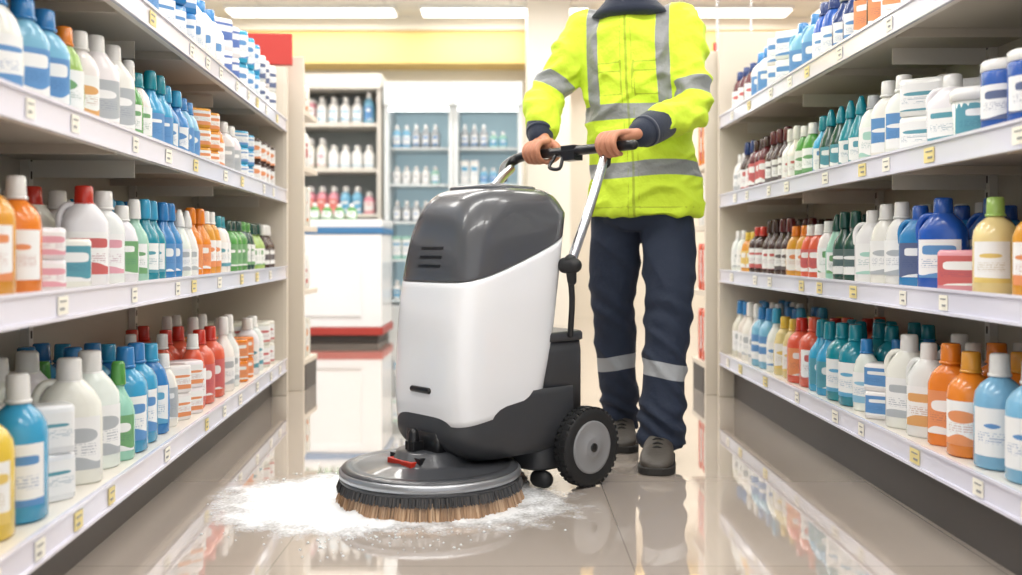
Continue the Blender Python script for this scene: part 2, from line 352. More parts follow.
fill(NM,RR,1,1.05,RZ[3],[(1.3,'flat','white','blue','blue',.24,.05),(2.6,'pack','white','white','orange',.1,.06,1),(2.86,'flat','brown','orange','orange',.24,.045),(3.06,'slim','navy','grey','blue',.24,.042),(3.3,'oval','royal','navy','blue',.23,.044),(3.5,'jug','lblue','blue','blue',.22,.048),(3.8,'pack','white','white','blue',.11,.055,1),(4.1,'flat','white','blue','blue',.22,.045),(4.35,'oval','dkred','navy','red',.2,.04)],4.68,2)

# ------------------------------------------------------------ room
m_floor,nt,b=newmat('polished_floor_tile')
tc=nt.nodes.new('ShaderNodeTexCoord'); br=nt.nodes.new('ShaderNodeTexBrick'); br.offset=0
mp=nt.nodes.new('ShaderNodeMapping'); mp.inputs['Location'].default_value=(-.27,0.2,0); nt.links.new(tc.outputs['Object'],mp.inputs[0]); nt.links.new(mp.outputs[0],br.inputs['Vector'])
br.inputs['Scale'].default_value=1.0; br.inputs['Brick Width'].default_value=0.8; br.inputs['Row Height'].default_value=0.8
br.inputs['Mortar Size'].default_value=0.002; br.inputs['Mortar Smooth'].default_value=0.3
br.inputs['Color1'].default_value=(*srgb('#bcb1a7'),1); br.inputs['Color2'].default_value=(*srgb('#b8ada2'),1); br.inputs['Mortar'].default_value=(*srgb('#9a9086'),1)
ns=nt.nodes.new('ShaderNodeTexNoise'); ns.inputs['Scale'].default_value=5; ns.inputs['Detail'].default_value=5; nt.links.new(tc.outputs['Object'],ns.inputs['Vector'])
c=mixc(nt,mth(nt,'MULTIPLY',ns.outputs['Fac'],0.2),br.outputs['Color'],srgb('#a3988c')); nt.links.new(c,b.inputs['Base Color'])
rg=mth(nt,'ADD',mth(nt,'MULTIPLY',ns.outputs['Fac'],0.05),0.02); nt.links.new(rg,b.inputs['Roughness'])
b.inputs['Coat Weight'].default_value=1.0; b.inputs['Coat Roughness'].default_value=0.02; b.inputs['IOR'].default_value=1.7; b.inputs['Coat IOR'].default_value=1.6
n2=nt.nodes.new('ShaderNodeTexNoise'); n2.inputs['Scale'].default_value=3; nt.links.new(tc.outputs['Object'],n2.inputs['Vector'])
bp=nt.nodes.new('ShaderNodeBump'); bp.inputs['Strength'].default_value=0.06; bp.inputs['Distance'].default_value=0.01; nt.links.new(n2.outputs['Fac'],bp.inputs['Height']); nt.links.new(bp.outputs[0],b.inputs['Normal'])
def slab(name,x0,x1,y0,y1,z0,z1,m,bevel=0,parent=None):
    mb=MB(); mb.box(x0,x1,y0,y1,z0,z1); return mb.build(name,[m],parent,bevel=bevel)
slab('floor',-5,5,-3,10.5,-0.1,0,m_floor)
m_ceil,nt,b=newmat('ceiling_tiles'); tc=nt.nodes.new('ShaderNodeTexCoord'); br=nt.nodes.new('ShaderNodeTexBrick'); br.offset=0
nt.links.new(tc.outputs['Object'],br.inputs['Vector']); br.inputs['Scale'].default_value=1; br.inputs['Brick Width'].default_value=1.2; br.inputs['Row Height'].default_value=.6; br.inputs['Mortar Size'].default_value=.012
br.inputs['Color1'].default_value=(.66,.64,.61,1);br.inputs['Color2'].default_value=(.64,.62,.59,1);br.inputs['Mortar'].default_value=(.52,.5,.48,1)
nt.links.new(br.outputs['Color'],b.inputs['Base Color']); b.inputs['Roughness'].default_value=.9
slab('ceiling',-5,5,-3,10.5,3.05,3.15,m_ceil)
slab('wall_back',-5,5,10.5,10.6,0,3.05,m_cream)
slab('wall_left',-5.1,-5,-3,10.5,0,3.05,m_cream)
slab('wall_right',5,5.1,-3,10.5,0,3.05,m_cream)
m_bulk=mat('bulkhead_yellow','#e2c37c',0.6)
slab('trim_1',-5,5,10.1,10.5,2.60,2.93,m_bulk)
slab('trim_2',-5,5,10.05,10.5,2.93,3.05,m_cream)
slab('wall_column',0.15,0.55,9.2,10.05,0,3.04,mat('column_white','#ece6da',0.6))
m_em,nt,b=newmat('led_diffuser'); b.inputs['Emission Color'].default_value=(1,.985,.96,1); b.inputs['Emission Strength'].default_value=4.5
m_case=mat('luminaire_case','#e4e4e2',.4)
for yy in (0.2,2.2,4.2,6.2,8.2,9.7):
    for xx in ((-3.0,-0.9,0.9,3.0) if yy<9 else (-3.8,-1.94,-.06,1.9,3.8)):
        e=empty('ceiling_light',(xx,yy,3.05)); mb=MB()
        w=0.8; d=0.13
        mb.box(-w-.02,w+.02,-d-.02,d+.02,-0.03,0); mb.build('case',[m_case],e)
        mb=MB(); mb.box(-w,w,-d,d,-0.045,-0.0305); mb.build('diffuser',[m_em],e)
        L=bpy.data.lights.new('lamp','AREA'); L.shape='RECTANGLE'; L.size=2*w; L.size_y=2*d; L.energy=26 if yy<7 else 16; L.color=(1,.972,.935)
        lo=bpy.data.objects.new('lamp',L); sc.collection.objects.link(lo); lo.parent=e; lo.location=(0,0,-0.06)
w=bpy.data.worlds.new('World'); sc.world=w; w.use_nodes=True
w.node_tree.nodes['Background'].inputs[0].default_value=(.98,.98,1,1); w.node_tree.nodes['Background'].inputs[1].default_value=1.15  # bright white world added as frontal fill, entering the open end behind the camera

# ------------------------------------------------------------ background store fixtures
def rows(x0,x1,y,zs,pal,H=.22,Rr=.05,kinds=('flat','round','pack','can'),nrow=2):
    mb=MB()
    for z in zs:
        x=x0+Rr
        while x<x1-Rr:
            kind=random.choice(kinds); bo,la=random.choice(pal); n=random.randint(2,4); label.r=R(); h=H*(.8+.4*R())
            for i in range(n):
                if x>x1-Rr: break
                for r in range(nrow): bottle(mb,kind,x,y+Rr+r*2.1*Rr,z,0,h,Rr*.95,K[bo],K['white'],K[la],12)
                x+=2*Rr+.005
    return mb
pal=[('white','blue'),('lblue','blue'),('lblue','cyan'),('offw','pink'),('offw','grey'),('white','cyan'),('mint','teal'),('white','lblue'),('grey','blue'),('pink','coral'),('grey','cyan')]
e=empty('wall_shelving_unit'); mb=MB(); zs=[.2,.62,1.02,1.42,1.82]
x0,x1=-4.2,-1.16
for z in zs: mb.box(x0,x1,8.75,9.2,z-.03,z)
for x in np.arange(x0,x1+.01,(x1-x0)/3): mb.box(x-.02,x+.02,8.74,9.22,0,2.15)
mb.box(x0,x1,9.2,9.23,0,2.15,1); mb.box(x0-.02,x1+.02,8.72,9.24,2.12,2.25)
mb.build('frame',[m_shelf,mat('bg_panel','#a7b1b4',.6)],e)
rows(x0+.05,x1-.05,8.8,zs,pal,.24,.05).build('stocked_products',PM,e,attrs=True)
m_fr=mat('fridge_frame','#d5dcde',.3); m_fin=mat('fridge_interior_glow','#a8c4cc',.4,emit='#cfe8f0',estr=.3)  # interior back panel emits faintly itself, standing in for light inside the case
for k,(fx0,fx1) in enumerate(((-1.1,-0.5),(-0.5,0.1))):
    e=empty('refrigerated_display_case'); mb=MB()
    mb.box(fx0+.002,fx0+.04,8.6,9.25,0,2.15);mb.box(fx1-.04,fx1-.002,8.6,9.25,0,2.15);mb.box(fx0+.002,fx1-.002,8.55,9.25,1.95,2.15);mb.box(fx0+.002,fx1-.002,8.6,9.25,0,.22);mb.box(fx0+.04,fx1-.04,9.2,9.25,.22,1.95,1)
    zz=[.26,.62,.95,1.28,1.6]
    for z in zz: mb.box(fx0+.04,fx1-.04,8.72,9.2,z-.02,z)
    mb.box(fx0+.045,fx1-.045,8.63,8.66,1.91,1.94,2)
    mb.build('cabinet',[m_fr,m_fin,m_em],e)
    rows(fx0+.05,fx1-.05,8.76,zz,[('white','cyan'),('lblue','blue'),('white','grey'),('grey','blue'),('mint','cyan')],.18,.04,('flat','round','pack')).build('chilled_products',PM,e,attrs=True)
e=empty('chest_freezer'); mb=MB()
mb.box(-1.75,-.97,7.45,8.1,.12,.82); mb.box(-1.76,-.96,7.44,8.11,.82,.87,1); mb.box(-1.755,-.965,7.445,8.105,.87,.93,0); mb.box(-1.76,-.96,7.44,8.1,.06,.12,2); mb.box(-1.72,-1.0,7.5,8.05,0,.06,3)
mb.box(-1.60,-1.12,7.435,7.45,.2,.76,0)
mb.build('cabinet',[m_white,mat('blue_trim','#3f77a8',.4),mat('red_base','#a83a32',.4),m_kick],e,bevel=.008)
rows(-1.65,-1.1,7.6,[.932],[('green','green'),('cyan','blue'),('white','blue')],.14,.045,('oval','pack'),1).build('displayed_bottles',PM,e,attrs=True)
for (x0,x1,y0,pl) in ((-1.62,-1.03,4.93,[('white','red'),('coral','red'),('white','grey'),('offw','orange')]),(0.94,1.5,4.8,[('red','yellow'),('yellow','red'),('orange','red'),('white','orange'),('coral','red')])):
    e=empty('endcap_display'); mb=MB()
    mb.box(x0,x1,y0,y0+.03,0,1.66,1)
    zz=[.15,.5,.82,1.12,1.4]
    for z in zz: mb.box(x0,x1,y0+.03,y0+.36,z-.025,z)
    mb.box(x0,x1,y0+.06,y0+.33,0,.125,2)
    mb.build('frame',[m_endp,m_endp,m_kick],e,bevel=.002)
    rows(x0+.01,x1-.01,y0+.1,zz,pl,.22,.045,('pack','pack','flat')).build('display_packs',PM,e,attrs=True)
def sign(name,x0,x1,y,z0,z1,m):
    e=empty(name); slab('board',x0,x1,y,y+.03,z0,z1,m,.003,e)
    mb=MB(); 
    for x in (x0+.05,x1-.05): mb.box(x-.004,x+.004,y+.011,y+.019,z1,3.05)
    mb.build('hanging_rods',[m_sil],e); return e
sign('hanging_sign',1.75,3.0,8.6,2.28,2.5,m_sr)
sign('hanging_sign',1.28,1.6,6.4,1.72,1.88,m_sn)

# ------------------------------------------------------------ floor scrubber
AO=math.atan2(-.669,-.743)
M=empty('floor_scrubber_machine',(.097,3.09,0),AO)
def lring(z,ff,fb,w,n,warp=None,seg=96,inset=0):
    cf=(ff+fb)/2; hf=(ff-fb)/2-inset; out=[]
    for i in range(seg):
        x,y=se(2*math.pi*i/seg,n); f=cf+hf*x; s=(w-inset)*y
        out.append((f,s,z+(warp(f,z) if warp else 0)))
    return out
prof=[(.22,.466,.125,.172),(.30,.470,.112,.174),(.40,.468,.088,.175),(.50,.462,.06,.175),(.60,.450,.035,.173),(.70,.430,.022,.168),(.77,.410,.018,.162),(.82,.388,.022,.155),(.85,.366,.032,.147),(.870,.338,.05,.134),(.878,.31,.07,.118)]
PR=crom(prof,6)
def at(z): return [np.interp(z,PR[:,0],PR[:,i]) for i in (1,2,3)]
def warp(f,z):
    t=max(0,min(1,(.45-f)/.40)); 
    bump=max(0,1-abs(z-.61)/.262)
    bump=bump*bump*(3-2*bump)
    low=max(0,1-(z-.22)/.2); 
    return .135*t**1.3*bump+.06*t*low
NB=5.0
zs=list(np.linspace(.22,.606,26)); mb=MB()
rg=[lring(.22,*at(.22),NB,warp,inset=.02),lring(.216,*at(.22),NB,warp,inset=.006)]
rg+=[lring(z,*at(z),NB,warp) for z in zs]+[lring(.608,*at(.608),NB,warp,inset=.002),lring(.609,*at(.609),NB,warp,inset=.007)]
mb.loft(rg); mb.build('front_shell_white',[m_white],M)
mb=MB(); rg=[lring(.610,*at(.61),NB,warp,inset=.007),lring(.611,*at(.61),NB,warp,inset=.001)]
def nn(z): return NB-1.6*max(0,(z-.75)/.12)
rg+=[lring(z,*at(z),nn(z),warp) for z in np.linspace(.613,.878,28)]
rg.append(lring(.881,.285,.09,.10,3)); rg.append(lring(.882,.2,.17,.03,2.5))
mb.loft(rg); mb.build('recovery_tank_grey',[m_grey],M)
mb=MB()
rg=[lring(z,.31-i,.10+i,.11-i,4) for z,i in ((.872,0),(.884,0),(.887,.006),(.887,.014),(.878,.018),(.878,.06))]
mb.loft(rg,0); mb.build('tank_lid',[m_grey],M)
mb=MB(); rg=[lring(.8795+i*.001,.285-i*.003,.125,.088,4) for i in (0,1)]; mb.loft(rg,0)
tube(mb,[(.205,-.085,.882),(.205,-.03,.890),(.205,.03,.890),(.205,.085,.882)],[.008]*4,0,10,4)
mb.build('lid_recess',[m_blkgl],M)
mb=MB()
for z in (.655,.68,.705):
    f=at(z)[0]
    mb.add([(f-.01,-.05,z-.004),(f+.0022,-.05,z-.004),(f+.0022,.05,z-.004),(f-.01,.05,z-.004),(f-.012,-.05,z+.004),(f+.0005,-.05,z+.004),(f+.0005,.05,z+.004),(f-.012,.05,z+.004)],[(0,3,2,1),(4,5,6,7),(0,1,5,4),(1,2,6,5),(2,3,7,6),(3,0,4,7)],0,smooth=False)
mb.build('vent_slots',[m_blkgl],M)
mb=MB(); tube(mb,[(.4695,-.038,.31),(.4695,.038,.31)],[.009,.009],0,14,1); mb.build('indicator_slot',[m_blkgl],M)
mb=MB()
cp=crom([(.115,.38,-.02,.145),(.14,.435,-.028,.162),(.18,.466,-.03,.172),(.23,.468,-.03,.1735),(.30,.46,-.03,.172)],4)
mb.loft([lring(r[0],r[1],r[2],r[3],5) for r in cp])
mb.loft([lring(z,.165-i,-.025+i,.15-i,5) for z,i in ((.055,.01),(.065,0),(.16,0))])
mb.build('chassis',[m_dk],M)
mb=MB()
mb.loft([lring(z,.16-i,-.03+i,.163-i,6) for z,i in ((.2,0),(.40,0),(.43,.003))])
mb.loft([lring(z,.16-i,-.034+i,.167-i,6) for z,i in ((.431,.006),(.434,0),(.452,0),(.458,.004),(.460,.012),(.459,.05))])
mb.build('battery_compartment',[m_dk],M)
mb=MB(); mb.loft([lring(z,.4735,.42,.075,5) for z in (.125,.195)],0); mb.build('front_recess',[m_blkgl],M)
mb=MB(); mb.box(.46,.51,-.02,.02,.145,.17); tube(mb,[(.495,0,.145),(.495,0,.19)],[.017,.015],0,16,1)
mb.box(.45,.525,-.07,.07,.118,.134); mb.build('brush_release_clamp',[m_blkgl],M,bevel=.002)
mb=MB(); mb.box(.48,.54,-.055,-.045,.108,.124);mb.box(.48,.54,.045,.055,.108,.124);mb.box(.535,.545,-.055,.055,.108,.124); mb.build('red_linkage_bracket',[m_red],M,bevel=.002)
DX=.436
dz=-.010
def lat(mb,prof,cx=DX,cy=0,seg=96,mi=0): mb.loft([ring(cx,cy,z+dz,r,r,2,seg) for z,r in prof],mi)
mb=MB()
lat(mb,[(.068,.20),(.068,.245),(.073,.252),(.082,.252)],mi=0)
lat(mb,[(.082,.251),(.084,.2545),(.098,.2545),(.104,.249)],mi=1)
lat(mb,[(.103,.249),(.108,.245),(.112,.232),(.111,.222),(.107,.217),(.110,.20),(.117,.13),(.122,.11),(.15,.095),(.155,.06)],mi=0)
mb.build('brush_deck_disc',[m_deck,m_rim],M)
mb=MB()
cols=[srgb(c) for c in ('#a5805c','#b48f6a','#8a6a4a','#c6a582')]
def strand(x,y,z0,x1,y1,z1,r,mi,col):
    v=[]
    for (a,b_,z,q) in ((x,y,z0,r),(x1,y1,z1,r*.85)):
        for j in range(3): A=2.094*j; v.append((a+q*math.cos(A),b_+q*math.sin(A),z))
    mb.add(v,[(0,1,4,3),(1,2,5,4),(2,0,3,5),(3,4,5)],mi,col,None,False)
for rr,n in ((.15,30),(.19,60),(.22,120),(.240,150)):
    for i in range(n):
        A=2*math.pi*(i+R()*.3)/n; 
        for k in range(12):
            a2=A+(R()-.5)*.045; r2=rr+(R()-.5)*.014; fl=.008+.010*R(); a3=a2+(a2-A)*.4
            strand(DX+r2*math.cos(a2),r2*math.sin(a2),.048,DX+(r2+fl)*math.cos(a3),(r2+fl)*math.sin(a3),.001+.003*R(),.0026,0,random.choice(cols))
mb.build('brush_bristles',[m_plastic],M,attrs=True)
mb=MB(); dkc=[srgb(c) for c in ('#1c1a1a','#2a2725','#39332e')]
for i in range(150):
    A=2*math.pi*i/150
    for k in range(8):
        a2=A+(R()-.5)*.03; r2=.241+R()*.012; 
        strand(DX+r2*math.cos(a2),r2*math.sin(a2),.062,DX+(r2+.008)*math.cos(a2),(r2+.008)*math.sin(a2),.036+.006*R(),.0022,0,random.choice(dkc))
mb.build('splash_bristles',[m_plastic],M,attrs=True)
mb=MB(); lat(mb,[(.045,.10),(.045,.246),(.072,.246),(.072,.10)]); mb.build('brush_block',[m_blk],M)
def wheel(s0,sd,name,cf=0,r=.118,wd=.044):
    mb=MB()
    def wr(prof,mi,seg=64):
        rings=[]
        for s,q in prof: rings.append([(cf+q*math.cos(2*math.pi*j/seg),s0+sd*s,r+q*math.sin(2*math.pi*j/seg)) for j in range(seg)])
        mb.loft(rings,mi)
    wr([(-wd/2,r*.6),(-wd/2,r*.93),(-wd*.3,r*.985),(wd*.3,r*.985),(wd/2,r*.93),(wd/2+.002,r*.8),(wd/2-.002,r*.68),(wd/2-.004,r*.6)],0)
    wr([(wd*.2,r*.66),(wd/2+.001,r*.66),(wd/2+.003,r*.62),(wd/2+.001,r*.56),(wd/2+.002,r*.3),(wd/2+.005,r*.27),(wd/2+.006,r*.2)],1)
    wr([(wd/2,r*.12),(wd/2+.009,r*.11),(wd/2+.009,r*.05)],2,20)
    for i in range(36):
        for h in (-1,1):
            A=2*math.pi*(i+(.5 if h>0 else 0))/36; c,s_=math.cos(A),math.sin(A); ta=(-s_,c)
            v=[]
            for rr in (r*.95,r*1.0):
                for (dt,ds) in ((-.006,h*.003),(.006,h*.003),(.006,h*wd*.46),(-.006,h*wd*.46)):
                    v.append((cf+rr*c+dt*ta[0],s0+ds,r+rr*s_+dt*ta[1]))
            mb.add(v,[(0,3,2,1),(4,5,6,7),(0,1,5,4),(1,2,6,5),(2,3,7,6),(3,0,4,7)],0,smooth=False)
    mb.build(name,[m_blk,m_hub,m_blkgl],M)
wheel(.192,1,'wheel_near'); wheel(-.192,-1,'wheel_far')
mb=MB(); tube(mb,[(0,-.17,.118),(0,.17,.118)],[.012,.012],0,12,1); 
tube(mb,[(.12,.11,.028),(.12,.135,.028)],[.026,.026],0,18,1); tube(mb,[(.12,-.135,.028),(.12,-.11,.028)],[.026,.026],0,18,1)
mb.build('axle_and_casters',[m_blk],M)
mb=MB()
tube(mb,[(.07,.190,.655),(-.015,.188,.825),(-.1,.176,.995)],[.0145]*3,0,16,4)
tube(mb,[(.11,-.14,.86),(.02,-.17,.93),(-.04,-.19,.965)],[.0145]*3,0,16,4)
mb.build('handle_tubes',[m_sil],M)
HZ=1.012
mb=MB()
tube(mb,[(-.1,.285,HZ),(-.1,.18,HZ),(-.1,0,HZ),(-.1,-.14,HZ),(-.098,-.205,HZ-.003),(-.08,-.232,HZ-.018),(-.045,-.225,HZ-.04),(0,-.185,HZ-.078)],[.0155,.0155,.0155,.0155,.0165,.0175,.0175,.0165],0,18,6)
mb.box(-.125,-.085,-.005,.055,HZ-.03,HZ+.018)
tube(mb,[(-.085,-.03,HZ-.015),(-.06,-.03,HZ-.05),(-.075,.0,HZ-.055),(-.09,.0,HZ-.02)],[.006]*4,0,10,4)
mb.build('handlebar',[m_blkgl],M,bevel=.004)
mb=MB()
tube(mb,[(.07,.172,.655),(.07,.208,.655)],[.024,.022],0,24,1); tube(mb,[(.07,.192,.67),(.062,.190,.61)],[.018,.014],0,16,2); tube(mb,[(.07,.186,.655),(.055,.184,.56),(.05,.172,.45)],[.010,.009,.009],0,12,3)
tube(mb,[(-.095,.176,.965),(-.1,.176,HZ)],[.018,.019],0,16,1)
mb.build('handle_pivot_knob',[m_blk],M)

# foam
m_foam,nt,b=newmat('soap_foam'); b.inputs['Base Color'].default_value=(.90,.92,.94,1); b.inputs['Roughness'].default_value=.4
tc=nt.nodes.new('ShaderNodeTexCoord'); vo=nt.nodes.new('ShaderNodeTexVoronoi'); vo.inputs['Scale'].default_value=110; nt.links.new(tc.outputs['Object'],vo.inputs['Vector'])
no=nt.nodes.new('ShaderNodeTexNoise'); no.inputs['Scale'].default_value=12; no.inputs['Detail'].default_value=7; no.inputs['Roughness'].default_value=.62; nt.links.new(tc.outputs['Object'],no.inputs['Vector'])
ea=attr(nt,'luv'); sp=nt.nodes.new('ShaderNodeSeparateXYZ'); nt.links.new(ea.outputs['Vector'],sp.inputs[0])
v=mth(nt,'ADD',mth(nt,'MULTIPLY',sp.outputs[0],1.7),mth(nt,'SUBTRACT',mth(nt,'MULTIPLY',no.outputs['Fac'],2.2),1.32))
v=mth(nt,'SUBTRACT',v,mth(nt,'MULTIPLY',vo.outputs['Distance'],.4))
mr=nt.nodes.new('ShaderNodeMapRange'); nt.links.new(v,mr.inputs[0]); mr.inputs[1].default_value=-.15; mr.inputs[2].default_value=.85
nt.links.new(mr.outputs[0],b.inputs['Alpha'])
bp=nt.nodes.new('ShaderNodeBump'); bp.inputs['Strength'].default_value=.4; bp.inputs['Distance'].default_value=.003; nt.links.new(vo.outputs['Distance'],bp.inputs['Height']); nt.links.new(bp.outputs[0],b.inputs['Normal'])
e=empty('soap_foam_puddle',(-.228,2.80,0)); mb=MB()
nr,ns_=34,200; V=[];Lv=[];Fc=[]
for j in range(ns_):
    A=2*math.pi*j/ns_
    dx,dy=math.cos(A),math.sin(A)
    rm=.34+.32*max(0,math.cos(A-math.radians(190)))**1.5+.15*max(0,math.cos(A-math.radians(-20)))**2+.05*noise.noise((dx*3,dy*3,1))+.03*noise.noise((dx*9,dy*9,4))
    for i in range(nr):
        t=i/(nr-1); r=.05+(rm-.05)*t; x_,y_=r*dx,r*dy
        ed=min(1,(1-t)*2.4); left=.66+.55*max(0,-dx)
        h=.0015+max(0,.009*ed*left*(.5+noise.noise((x_*25,y_*25,0))+.4*noise.noise((x_*70,y_*70,2)))) if t<1 else .0006
        V.append((x_,y_,h)); Lv.append((ed*left,0,0))
for j in range(ns_):
    for i in range(nr-1):
        a_=j*nr+i; b_=((j+1)%ns_)*nr+i; Fc.append((a_,b_,b_+1,a_+1)[::-1])
mb.add(V,Fc,0,luv=Lv); mb.build('foam_sheet',[m_foam],e,attrs=True)
mb=MB()
for i in range(700):
    A=math.radians(random.gauss(200,50)); r=.28+abs(random.gauss(0,.13)); q=.0015+.004*R()*R()
    x_,y_=r*math.cos(A),r*math.sin(A)
    mb.loft([ring(x_,y_,q*math.sin(p)*.8+.001,q*math.cos(p),q*math.cos(p),2,8) for p in (0,.5,1.0,1.45)])
mb.build('bubbles',[mat('bubble_white','#e4e9ec',.25)],e)

# ------------------------------------------------------------ worker
W=empty('worker_in_hi_vis_jacket')
D=np.array([-.3,-.954,0]); D/=np.linalg.norm(D); Lr=np.array([-D[1],D[0],0])
Z3=np.array([0,0,1.0])
def bring(c,hw,hd,n=2.3,seg=48):
    c=np.array(c); out=[]
    for i in range(seg):
        x,y=se(2*math.pi*i/seg,n); out.append(tuple(c+Lr*x*hw-D*y*hd))
    return out
S1=(.270,3.50,1.455);E1=(.122,3.45,1.225);W1=(.098,3.325,1.085)
S2=(.582,3.40,1.46);E2=(.600,3.28,1.175);W2=(.41,3.085,1.065)
torso=[(.815,.202,.150,.465,3.45),(.83,.203,.152,.465,3.45),(.95,.190,.143,.460,3.45),(1.08,.180,.136,.452,3.45),(1.2,.186,.140,.442,3.45),(1.32,.194,.143,.434,3.45),(1.40,.190,.133,.430,3.45),(1.46,.165,.113,.427,3.45),(1.50,.12,.095,.424,3.45),(1.535,.085,.082,.42,3.44)]
TT=crom([list(t) for t in torso],4)
def tc_(z): return np.array([np.interp(z,TT[:,0],TT[:,3]),np.interp(z,TT[:,0],TT[:,4]),0])
mb=MB(); mb.loft([bring((r[3],r[4],r[0]),r[1],r[2]) for r in TT])
def arm(S,E,Wp):
    S,E,Wp=map(np.array,(S,E,Wp)); inn=(S*0.6+np.array([.430,3.45,1.40])*0.4)
    tube(mb,[inn,S,S*.5+E*.5,E,E*.5+Wp*.5,E*.22+Wp*.78],[.07,.080,.073,.067,.062,.058],0,28,6)
arm(S1,E1,W1); arm(S2,E2,W2)
jk=mb.build('hi_vis_jacket',[m_navy],W)
remesh(jk,.006,8,.6)
def displace(ob,fn):
    me=ob.data; co=vco(me); nrm=np.empty(len(me.vertices)*3); me.vertices.foreach_get('normal',nrm); nrm=nrm.reshape(-1,3)
    d=np.array([fn(c) for c in co]); co=co+nrm*d[:,None]; me.vertices.foreach_set('co',co.ravel()); me.update(); return co
def segd(p,a,b):
    a=np.array(a);b=np.array(b); ab=b-a; L=np.linalg.norm(ab); t=np.dot(p-a,ab)/L/L; tcl=max(0,min(1,t)); return np.linalg.norm(p-(a+ab*tcl)),t*L,L
def ridge(v): return (1-min(1,abs(v)*3.2))
def jwr(c):
    x,y,z=c
    base=.012*noise.noise((x*5,y*5,z*7+x*5))
    fold=.011*ridge(noise.noise((x*5+z*4,y*5,z*8-x*4)))+.008*ridge(noise.noise((x*9-z*6,y*9,z*11+7)))
    el=0
    for S,E,Wp in ((S1,E1,W1),(S2,E2,W2)):
        d=np.linalg.norm(c-np.array(E)); el=max(el,math.exp(-(d/.11)**2))
    return base+fold-.008+el*.006*math.sin(z*85+x*40+4*noise.noise((x*9,y*9,z*9)))
co=displace(jk,jwr)
st=[];sm=[]
for p in co:
    c0=tc_(p[2]); rel=p-np.array([c0[0],c0[1],p[2]]); a_=float(np.dot(rel,Lr)); f_=float(np.dot(rel,D))
    hw=np.interp(p[2],TT[:,0],TT[:,1]); hd=np.interp(p[2],TT[:,0],TT[:,2])
    outside=(abs(a_)/hw)**2.3+(abs(f_)/hd)**2.3
    s=-1
    sl=False
    for S,E,Wp in ((S1,E1,W1),(S2,E2,W2)):
        d1,t1,L1=segd(p,S,E); d2,t2,L2=segd(p,E,Wp)
        if (d1<.11 or d2<.09) and (outside>1.32 and p[2]<1.44):
            if (d1<d2+.02): s=max(s,.025-abs(t1-(L1-.055)))
            sl=True
    if not sl:
        s=max(s,.026-abs(p[2]-.972-.006*math.sin(a_*14)),.026-abs(p[2]-1.165))
        if p[2]>1.165: s=max(s,min(.022-abs(a_-.112),p[2]-1.165),min(.022-abs(a_+.130),p[2]-1.165))
    st.append(s)
    q=-1
    if f_>0.03 and not sl:
        q=max(q,.004-abs(a_+.01),.0015-abs(abs(a_+.01)-.018))
        for ca,hw_ in ((.055,.040),(-.070,.040)):
            if abs(a_-ca)<hw_+.003 and 1.215<p[2]<1.34: q=max(q,.0025-abs(abs(a_-ca)-hw_),.0025-abs(p[2]-1.33),.0025-abs(p[2]-1.30),.0025-abs(p[2]-1.22))
    if p[2]<.85: q=max(q,.002-abs(p[2]-.842))
    sm.append(q)
def setf(me,n,v): a=me.attributes.new(n,'FLOAT','POINT'); a.data.foreach_set('value',np.array(v,dtype=np.float32))
setf(jk.data,'stripe',st); setf(jk.data,'seam',sm)
m_hv,nt,b=newmat('hi_vis_fabric'); s=attr(nt,'stripe'); q=attr(nt,'seam')
isst=mth(nt,'GREATER_THAN',s.outputs['Fac'],0.0); isq=mth(nt,'GREATER_THAN',q.outputs['Fac'],0.0)
c=mixc(nt,isst,srgb('#cbe636'),srgb('#86898a')); c=mixc(nt,mth(nt,'MULTIPLY',isq,.5),c,srgb('#6f7d1c')); nt.links.new(c,b.inputs['Base Color'])
nt.links.new(mth(nt,'SUBTRACT',.75,mth(nt,'MULTIPLY',isst,.3)),b.inputs['Roughness'])
tc=nt.nodes.new('ShaderNodeTexCoord'); ns=nt.nodes.new('ShaderNodeTexNoise'); ns.inputs['Scale'].default_value=18; ns.inputs['Detail'].default_value=5; nt.links.new(tc.outputs['Object'],ns.inputs['Vector'])
bp=nt.nodes.new('ShaderNodeBump'); bp.inputs['Strength'].default_value=.6; bp.inputs['Distance'].default_value=.02; nt.links.new(ns.outputs['Fac'],bp.inputs['Height']); nt.links.new(bp.outputs[0],b.inputs['Normal'])
jk.data.materials.clear(); jk.data.materials.append(m_hv)
mb=MB()
for E,Wp,r0 in ((E1,W1,.052),(E2,W2,.054)):
    E,Wp=np.array(E),np.array(Wp)
    tube(mb,[E*.38+Wp*.62,E*.24+Wp*.76,E*.08+Wp*.92,Wp*1.03-E*.03],[r0,r0,r0*.95,r0*.80],0,24,4)
    tube(mb,[E*.06+Wp*.94,E*.01+Wp*.99],[r0*.96,r0*.92],0,24,1,False)
mb.build('navy_cuffs',[m_navy],W)
mb=MB()
cc=np.array([.415,3.435,0])
mb.loft([bring((cc[0],cc[1],z),a_,b_,2.1) for z,a_,b_ in ((1.495,.10,.09),(1.507,.137,.112),(1.525,.122,.107),(1.555,.092,.094),(1.585,.080,.086),(1.592,.074,.079),(1.56,.068,.072),(1.50,.07,.07))])
mb.build('navy_collar',[m_navy],W)

